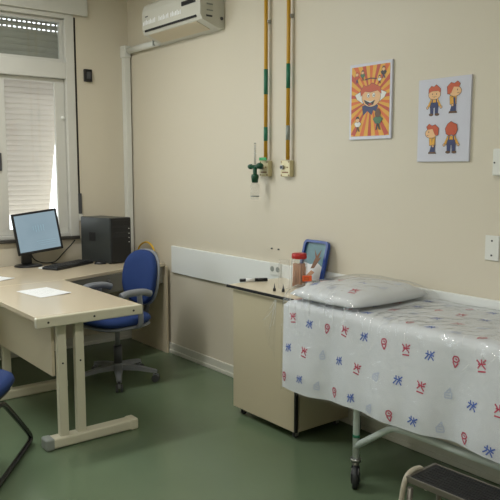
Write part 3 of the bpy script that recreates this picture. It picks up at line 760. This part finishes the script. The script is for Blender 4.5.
# blue rimmed tray leaning on the wall
ty = thing('picture_tray', (2.425, -.088, TOP), 'blue rimmed tray with a teal picture leaning against the wall behind the jar', 'tray')
LX = Matrix.Translation((0, 0, .001)) @ Matrix.Rotation(R(-16), 4, 'X') @ Matrix.Rotation(R(0), 4, 'Z') @ Matrix(((1, 0, 0, -.13), (0, 0, -1, 0), (0, 1, 0, 0), (0, 0, 0, 1)))
LX = Matrix.Rotation(R(-15), 4, 'X') @ Matrix(((1, 0, 0, -.115), (0, 0, -1, 0), (0, 1, 0, .002), (0, 0, 0, 1)))
o_ = rrect(0, .215, 0, .275, .03, 6); i_ = rrect(.016, .199, .016, .259, .02, 6)
m = MB(); t = bmesh.new(); nn = len(o_)
lay = [[t.verts.new((x, y, 0)) for x, y in o_], [t.verts.new((x, y, .022)) for x, y in o_], [t.verts.new((x, y, .022)) for x, y in i_], [t.verts.new((x, y, .004)) for x, y in i_]]
for A, B in zip(lay[:-1], lay[1:]):
    for j in range(nn): t.faces.new([A[j], A[(j + 1) % nn], B[(j + 1) % nn], B[j]])
t.faces.new(list(reversed(lay[0]))); m.merge(t, 'bluep', LX); m.build('rim', ty, label='blue rim')
m = MB(); m.prism(i_, .002, 'teal', LX @ Matrix.Translation((0, 0, .004)))
def dec(pts, mm, k): m.prism(pts, .0004, mm, LX @ Matrix.Translation((0, 0, .006 + k * .0006)))
dec([(.02, .03), (.19, .03), (.19, .115), (.14, .14), (.08, .125), (.02, .135)], 'paper', 0)
dec([(.09, .10), (.115, .17), (.095, .22), (.125, .18), (.155, .225), (.14, .165), (.165, .18), (.12, .105)], 'brown', 1)
dec([(.06, .05), (.10, .09), (.13, .08), (.10, .05)], 'tan', 2)
m.build('picture', ty, label='teal picture with brown shape')

# orange box and thin tubes at the back of the cabinet
m = MB(); m.box(-.028, .028, -.013, .013, 0, .034, 'orange', .002); m.box(-.016, .010, -.0135, -.012, .008, .026, 'ired'); m.box(-.012, .006, -.0138, -.013, .012, .022, 'iora')
m.build('small_box', loc=(2.475, -.165, TOP + .0405), rz=R(50), label='small orange box on the gauze pack beside the jar', cat='box')
gz = thing('gauze_pack', (2.585, -.145, TOP + .0005), 'flat cream pack of gauze at the back of the cabinet beside the pillow', 'pack', rz=R(50))
m = MB(); cushion(m, 0, 0, .020, .20, .12, .04, 'paper', p=5); m.build('pack', gz)
m = MB(); m.tube([(-.01, .03, .046), (.05, .032, .048), (.09, .03, .046)], .004, 'orange', 8); m.build('orange_strip', gz, label='orange strip')

# ------------------------------------------------------------------ hospital bed
BX0, BX1, BY0, BY1 = 2.79, 4.72, -.63, -.03
ZT = .852
bd = thing('hospital_bed', (0, 0, 0), 'white tubular hospital bed on castors pushed along the wall', 'bed')
FY, BYk = -.585, -.09
m = MB()
for y in (FY, BYk): m.tube([(BX0 + .03, y, .76), (BX1 - .03, y, .76)], .019, 'bedwhite')
for x in (BX0 + .04, 3.40, 4.0, BX1 - .04): m.tube([(x, FY, .76), (x, BYk, .76)], .016, 'bedwhite')
m.box(BX0 + .03, BX1 - .03, FY, BYk, .776, .786, 'bedwhite'); m.build('bed_frame', bd)
LEGX = (3.285, 4.50)
for (x, y) in ((3.285, FY), (2.83, BYk), (4.50, FY), (4.50, BYk)):
    RC = Matrix.Translation((x, y, 0)) @ Matrix.Rotation(R(-50), 4, 'Z')
    m = MB(); m.tube([(x, y, .135), (x, y, .745)], .0165, 'bedwhite'); m.cyl((x, y, .128), (x, y, .145), .027, 'steel'); lg = m.build('leg', bd)
    m = MB(); m.cyl((x, y, .248), (x, y, .262), .0175, 'green'); m.build('green_band', lg, label='green ring on the leg')
    m = MB(); m.cyl((0, 0, .10), (0, 0, .128), .016, 'steel')
    m.prism([(-.02, .03), (-.03, .075), (-.02, .105), (.02, .105), (.036, .08), (.03, .03)], .040, 'black', Matrix(((1, 0, 0, .010), (0, 0, -1, .020), (0, 1, 0, 0), (0, 0, 0, 1))), bev=.003)
    bmesh.ops.transform(m.bm, matrix=RC, verts=m.bm.verts); m.build('castor_fork', lg)
    m = MB(); m.cyl((.012, -.012, .054), (.012, .012, .054), .054, 'rubber', n=28); m.cyl((.012, -.0225, .054), (.012, .0225, .054), .022, 'greyd', n=24)
    bmesh.ops.transform(m.bm, matrix=RC, verts=m.bm.verts); m.build('castor_wheel', lg)
for (y, xa) in ((FY, 3.285), (BYk, 2.83)):
    m = MB(); m.tube([(xa, y, .205), (xa + .195, y, .345), (xa + .225, y, .362), (xa + .30, y, .370), (4.27, y, .370), (4.30, y, .36), (4.50, y, .205)], .0165, 'bedwhite', 12); m.build('lower_rail', bd)

m = MB(); m.box(BX0 + .012, BX1 - .012, BY0 + .012, BY1 - .004, .7865, ZT - .012, 'mattress', .03, 4); m.build('mattress', loc=(0, 0, 0), label='foam mattress on the hospital bed under the printed sheet', cat='mattress')

def vnoise(x, y, s=0):
    return (math.sin(x * 7.3 + 1.7 * s) * math.cos(y * 9.1 + s) + .6 * math.sin(x * 17.1 - y * 13.7 + 2.1 * s) + .4 * math.cos(x * 31 + y * 23.5 + s))
RAD = .035
def cloth(a, b, off=0, hemfun=None, wav=1.0, s=0, rad=RAD):
    """a: run along the bed from its head, b: run inwards from its front edge; negative values hang down"""
    def fold(t):      # t -> (inward distance, drop)
        if t >= rad: return t, 0
        L_ = math.pi / 2 * rad; u = rad - t
        if u <= L_:
            th = u / rad; return rad - rad * math.sin(th), rad * (1 - math.cos(th))
        return 0, rad + (u - L_)
    xa, da = fold(a); yb, db = fold(b)
    x = BX0 + xa; y = BY0 + yb; z = ZT - da - db
    if db > rad * .5:
        h = min(1, (db - rad * .5) / .35)
        y -= wav * h * (.016 * (1 + math.sin(a * 11 + .9 * math.sin(a * 5))) + .006 * math.sin(a * 27 + 1.3) + .012)
        if a < .35: x += (.035 * (1 - a / .35)) * h
    else:
        z += .003 * vnoise(a, b, s) * wav - (.012 * (1 - a / .5) if a < .5 else 0) * max(0, 1 - b / .25)
    if da > rad * .5:
        x -= wav * .008 * (1 + math.sin(b * 17)) * min(1, da / .2) * .5
    n = Vector((-1 if da > rad else 0, -1 if db > rad * .8 else 0, 1 if (da + db) < rad else 0)); n = n.normalized() if n.length else Vector((0, 0, 1))
    return Vector((x, y, z)) + n * off
HEM = -.425
def hemz(a): return HEM - .012 * math.sin(a * 4.2 + .6) - .008 * math.sin(a * 9.1)
m = MB()
NA, NB = 170, 70
A_ = [-.22 + (BX1 - BX0 + .02 + .22) * i / NA for i in range(NA + 1)]
rows = []
for a in A_:
    lo = hemz(a); r_ = []
    for j in range(NB + 1):
        b_ = lo + (BY1 - BY0 - lo) * j / NB
        r_.append(cloth(a, b_))
    rows.append(r_)
def skp(i, j):
    lo = hemz(A_[i]); return A_[i] < .0 and (lo + (BY1 - BY0 - lo) * j / NB) < .03
m.grid(rows, 'sheet', skp)
# printed motifs: strokes that follow the cloth
G = {
 'r': [[(-.9, .9), (-.2, .2), (-.8, -.5)], [(.0, 1.0), (.05, .1), (.7, -.6)], [(.3, .5), (.9, .9)], [(-.7, .2), (.8, .25)], [(-.8, -1.0), (.7, -1.0)]],
 'b': [[(-.9, -.8), (-.3, .0), (-.5, .8)], [(-.2, -.9), (.2, .1), (.9, .9)], [(-.9, .2), (.9, .1)], [(.3, -.1), (.9, -.7)], [(.1, .8), (.3, .3)]],
 'p': [[(-.7, -.8), (.6, -.9), (.7, .1), (-.6, .1), (-.7, -.8)], [(-.3, .2), (.6, .9), (.5, .2)], [(-.4, -.3), (.4, -.4)]],
 'c': [[(-.6, .2), (-.4, .8), (.3, .9), (.7, .4), (.3, -.1), (-.4, -.1), (-.6, .2)], [(-.5, -.2), (.1, -1.1)], [(.6, -.1), (.1, -1.1)], [(-.1, .5), (.3, .3)]]}
def motif(mb, fn, a, b, kind, sz, ang=0):
    mm = {'r': 'pred', 'b': 'pblue', 'p': 'ppale', 'c': 'pred'}[kind]; i = mb.mi(mm); ca, sa = math.cos(ang), math.sin(ang)
    for st_ in G[kind]:
        pts = []
        for p, q in zip(st_[:-1], st_[1:]):
            for k in range(4):
                t = k / 3; pts.append((p[0] + (q[0] - p[0]) * t, p[1] + (q[1] - p[1]) * t))
        wdt = .125
        for (p, q) in zip(pts[:-1], pts[1:]):
            d = (q[0] - p[0], q[1] - p[1]); l = math.hypot(*d)
            if l < 1e-6: continue
            nx, ny = -d[1] / l * wdt, d[0] / l * wdt
            c4 = [(p[0] + nx, p[1] + ny), (q[0] + nx, q[1] + ny), (q[0] - nx, q[1] - ny), (p[0] - nx, p[1] - ny)]
            vs = []
            for (u, v) in c4:
                vs.append(mb.bm.verts.new(fn(a + (u * ca - v * sa) * sz, b + (u * sa + v * ca) * sz)))
            f = mb.bm.faces.new(vs); f.material_index = i
random.seed(11)
PIT, ROW = .122, .150
sheetfn = lambda a, b: cloth(a, b, .0016)
for r_ in range(7):
    b0 = -.375 + r_ * ROW
    seq = ('cbp', 'brp', 'rbc')[r_ % 3]
    k = 0; a0 = .035 + (r_ % 3) * .028
    while a0 < BX1 - BX0 - .04:
        if b0 + .03 < BY1 - BY0: motif(m, sheetfn, a0, b0 + random.uniform(-.008, .008), seq[k % 3], .0235, random.uniform(-.3, .3))
        a0 += PIT; k += 1
m.build('bed_sheet', label='white bed sheet with red and blue printed figures hanging over the bed side', cat='bed sheet')

# pillow
PCX, PCY, PW, PD, PH = 3.055, -.338, .52, .62, .088
def pil(u, v, top=True):
    su = max(0, 1 - abs(u) ** 2.6); sv = max(0, 1 - abs(v) ** 2.6)
    h = (su * sv) ** .42
    pin = 1 - .06 * (1 - abs(u) ** 2) * abs(v) ** 4 - .0
    x = PCX + u * PW / 2 * (1 - .05 * (1 - v * v)); y = PCY + v * PD / 2 * (1 - .04 * (1 - u * u))
    x = PCX + (x - PCX) * math.sqrt(1 - .22 * v * v); y = PCY + (y - PCY) * math.sqrt(1 - .22 * u * u)
    base = ZT + .006
    z = base + .022 + (h * (PH - .022) if top else -h * .022) + (.004 * vnoise(u * .6, v * .6, 5) * h if top else 0)
    return Vector((x, y, z))
m = MB(); n_ = 28
m.grid([[pil(-1 + 2 * i / n_, -1 + 2 * j / n_) for j in range(n_ + 1)] for i in range(n_ + 1)], 'sheet')
m.grid([[pil(-1 + 2 * i / n_, 1 - 2 * j / n_, False) for j in range(n_ + 1)] for i in range(n_ + 1)], 'sheet')
for k, (u, v) in enumerate([(-.6, -.6), (0, -.65), (.55, -.6), (-.4, -.1), (.2, -.1), (.65, .0), (-.6, .4), (.0, .45), (.55, .5)]):
    motif(m, lambda a, b: pil(a, b) + Vector((0, 0, .0015)), u, v, 'bprcbprbp'[k], .09, .3)
bmesh.ops.remove_doubles(m.bm, verts=m.bm.verts, dist=.0003)
m.build('pillow', label='flat pillow in a printed case at the head of the bed', cat='pillow')

# clear plastic film over bed and pillow
def filmpt(a, b):
    p = cloth(a, b, .0075, wav=1.0, rad=.042)
    x, y = p.x, p.y
    u = (x - PCX) / (PW / 2 + .022); v = (y - PCY) / (PD / 2 + .022)
    if abs(u) < 1 and abs(v) < 1 and p.z > ZT - .03:
        hh = ((1 - abs(u) ** 3.2) * (1 - abs(v) ** 3.2)) ** .46 * (PH + .012)
        if hh > 0: p.z += hh
    # creases
    e = max(0, 1 - abs(b - .0) / .16); q = .009 * e * abs(math.sin(a * 40 + 3 * math.sin(a * 9) + b * 14)) ** 1.5 + .002 * (1 + vnoise(a * 3.1, b * 3.7, 3)) * .5
    if b < .02: p.y -= q + .0025
    else: p.z += q
    return p
m = MB(); NA, NB = 240, 84; lo = -.30
A_ = [-.0 + (BX1 - BX0) * i / NA for i in range(NA + 1)]
def flo(a): return hemz(a) - .004
rows = [[filmpt(a, flo(a) + (BY1 - BY0 - .01 - flo(a)) * j / NB) for j in range(NB + 1)] for a in A_]
m.grid(rows, 'film')
# loose corner of the film that falls over the cabinet edge
fl = []
for i in range(41):
    t = i / 40; rr = []
    for j in range(31):
        s_ = j / 30
        top = Vector((2.80 - .22 * t, -.665 + .172 * t, ZT - .005 - .045 * t))
        bot = Vector((2.81 - .34 * t, -.685 + .19 * t, .52 + .14 * t + .02 * math.sin(t * 9)))
        p = top.lerp(bot, s_); q = math.sin(t * 15 + s_ * 2)
        p.y -= .010 + .003 * q * (1 - s_ * .4)
        rr.append(p)
    fl.append(rr)
m.grid(fl, 'film2')
for (t0, s1, t1) in ((.15, .55, .35), (.35, .75, .62), (.62, .98, .93), (.5, .40, .60), (.80, .45, .9)):      # white threads painting glints along pleats of the loose corner
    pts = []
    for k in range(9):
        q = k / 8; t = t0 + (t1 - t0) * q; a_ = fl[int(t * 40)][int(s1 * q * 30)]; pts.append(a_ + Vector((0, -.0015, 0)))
    m.tube(pts, .0010, 'glint', 5)
random.seed(23)
for k in range(46):                                               # short white threads as painted glints where the film gathers at the bed edge
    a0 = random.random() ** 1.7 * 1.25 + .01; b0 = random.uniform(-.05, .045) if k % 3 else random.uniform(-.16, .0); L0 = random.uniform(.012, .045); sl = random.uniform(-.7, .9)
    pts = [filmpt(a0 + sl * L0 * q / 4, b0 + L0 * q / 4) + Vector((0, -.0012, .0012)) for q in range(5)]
    m.tube(pts, random.uniform(.0005, .0010), 'glint', 5)
m.build('plastic_film', label='clear plastic film spread over the bed sheet and pillow', cat='plastic cover')

# thin applicator tubes resting by the pillow, orange tipped
tb = thing('swab_tube', (2.62, -.30, TOP), 'thin white tube with an orange stripe lying beside the pillow', 'tube', rz=R(30))
m = MB(); m.cyl((-.05, 0, .008), (.05, 0, .008), .006, 'paper'); m.build('tube', tb)
m = MB(); m.cyl((-.02, 0, .008), (.01, 0, .008), .0066, 'orange'); m.build('stripe', tb)

# ------------------------------------------------------------------ step stool
ss = thing('step_stool', (3.918, -.975, 0), 'steel step stool with black ribbed treads beside the bed', 'step stool', rz=R(2))
sw, sd, sz = .46, .165, .395
m = MB(); m.box(0, sw, 0, sd, sz - .012, sz, 'steptread', .002)
for k in range(8): m.box(.02, sw - .02, .018 + k * .0185, .026 + k * .0185, sz, sz + .002, 'steptread')
m.build('tread', ss)
m = MB(); e = .012
m.box(-e, sw + e, -.007, 0, sz - .022, sz + .001, 'worn', .002).box(-e, sw + e, sd, sd + .007, sz - .022, sz + .001, 'worn', .002)
m.box(-e, 0, 0, sd, sz - .028, sz + .002, 'worn', .002).box(sw, sw + e, 0, sd, sz - .028, sz + .002, 'worn', .002); m.build('tread_frame', ss)
for x in (.005, sw - .005):
    m = MB(); m.tube([(x, sd + .01, sz - .02), (x, sd + .02, .2), (x, sd + .03, .0)], .011, 'worn'); m.build('leg', ss)
    m = MB(); m.tube([(x, -.002, sz - .04), (x, -.02, .0)], .011, 'worn'); m.build('leg', ss)
    m = MB(); m.tube([(x, sd - .0, .09), (x, -.015, .09)], .008, 'worn'); m.build('side_brace', ss)
m = MB(); m.box(0, sw, -.25, -.03, .188, .20, 'steptread', .002); m.build('tread', ss)
m = MB(); m.box(-e, sw + e, -.262, -.25, .174, .202, 'worn', .002).box(-e, 0, -.25, -.03, .174, .202, 'worn', .002).box(sw, sw + e, -.25, -.03, .174, .202, 'worn', .002); m.build('tread_frame', ss)
for x in (.005, sw - .005):
    m = MB(); m.tube([(x, -.25, .19), (x, -.265, .0)], .011, 'worn'); m.build('leg', ss)

m = MB(); m.tube([(-.03, -.06, 0), (-.022, -.02, .30), (-.016, -.008, .385), (-.016, .03, .404), (-.016, .085, .402), (-.016, .11, .37), (-.016, .13, .30)], .010, 'tubew', 10, 2); m.build('side_rail', ss, label='pale curved tube along the tread')
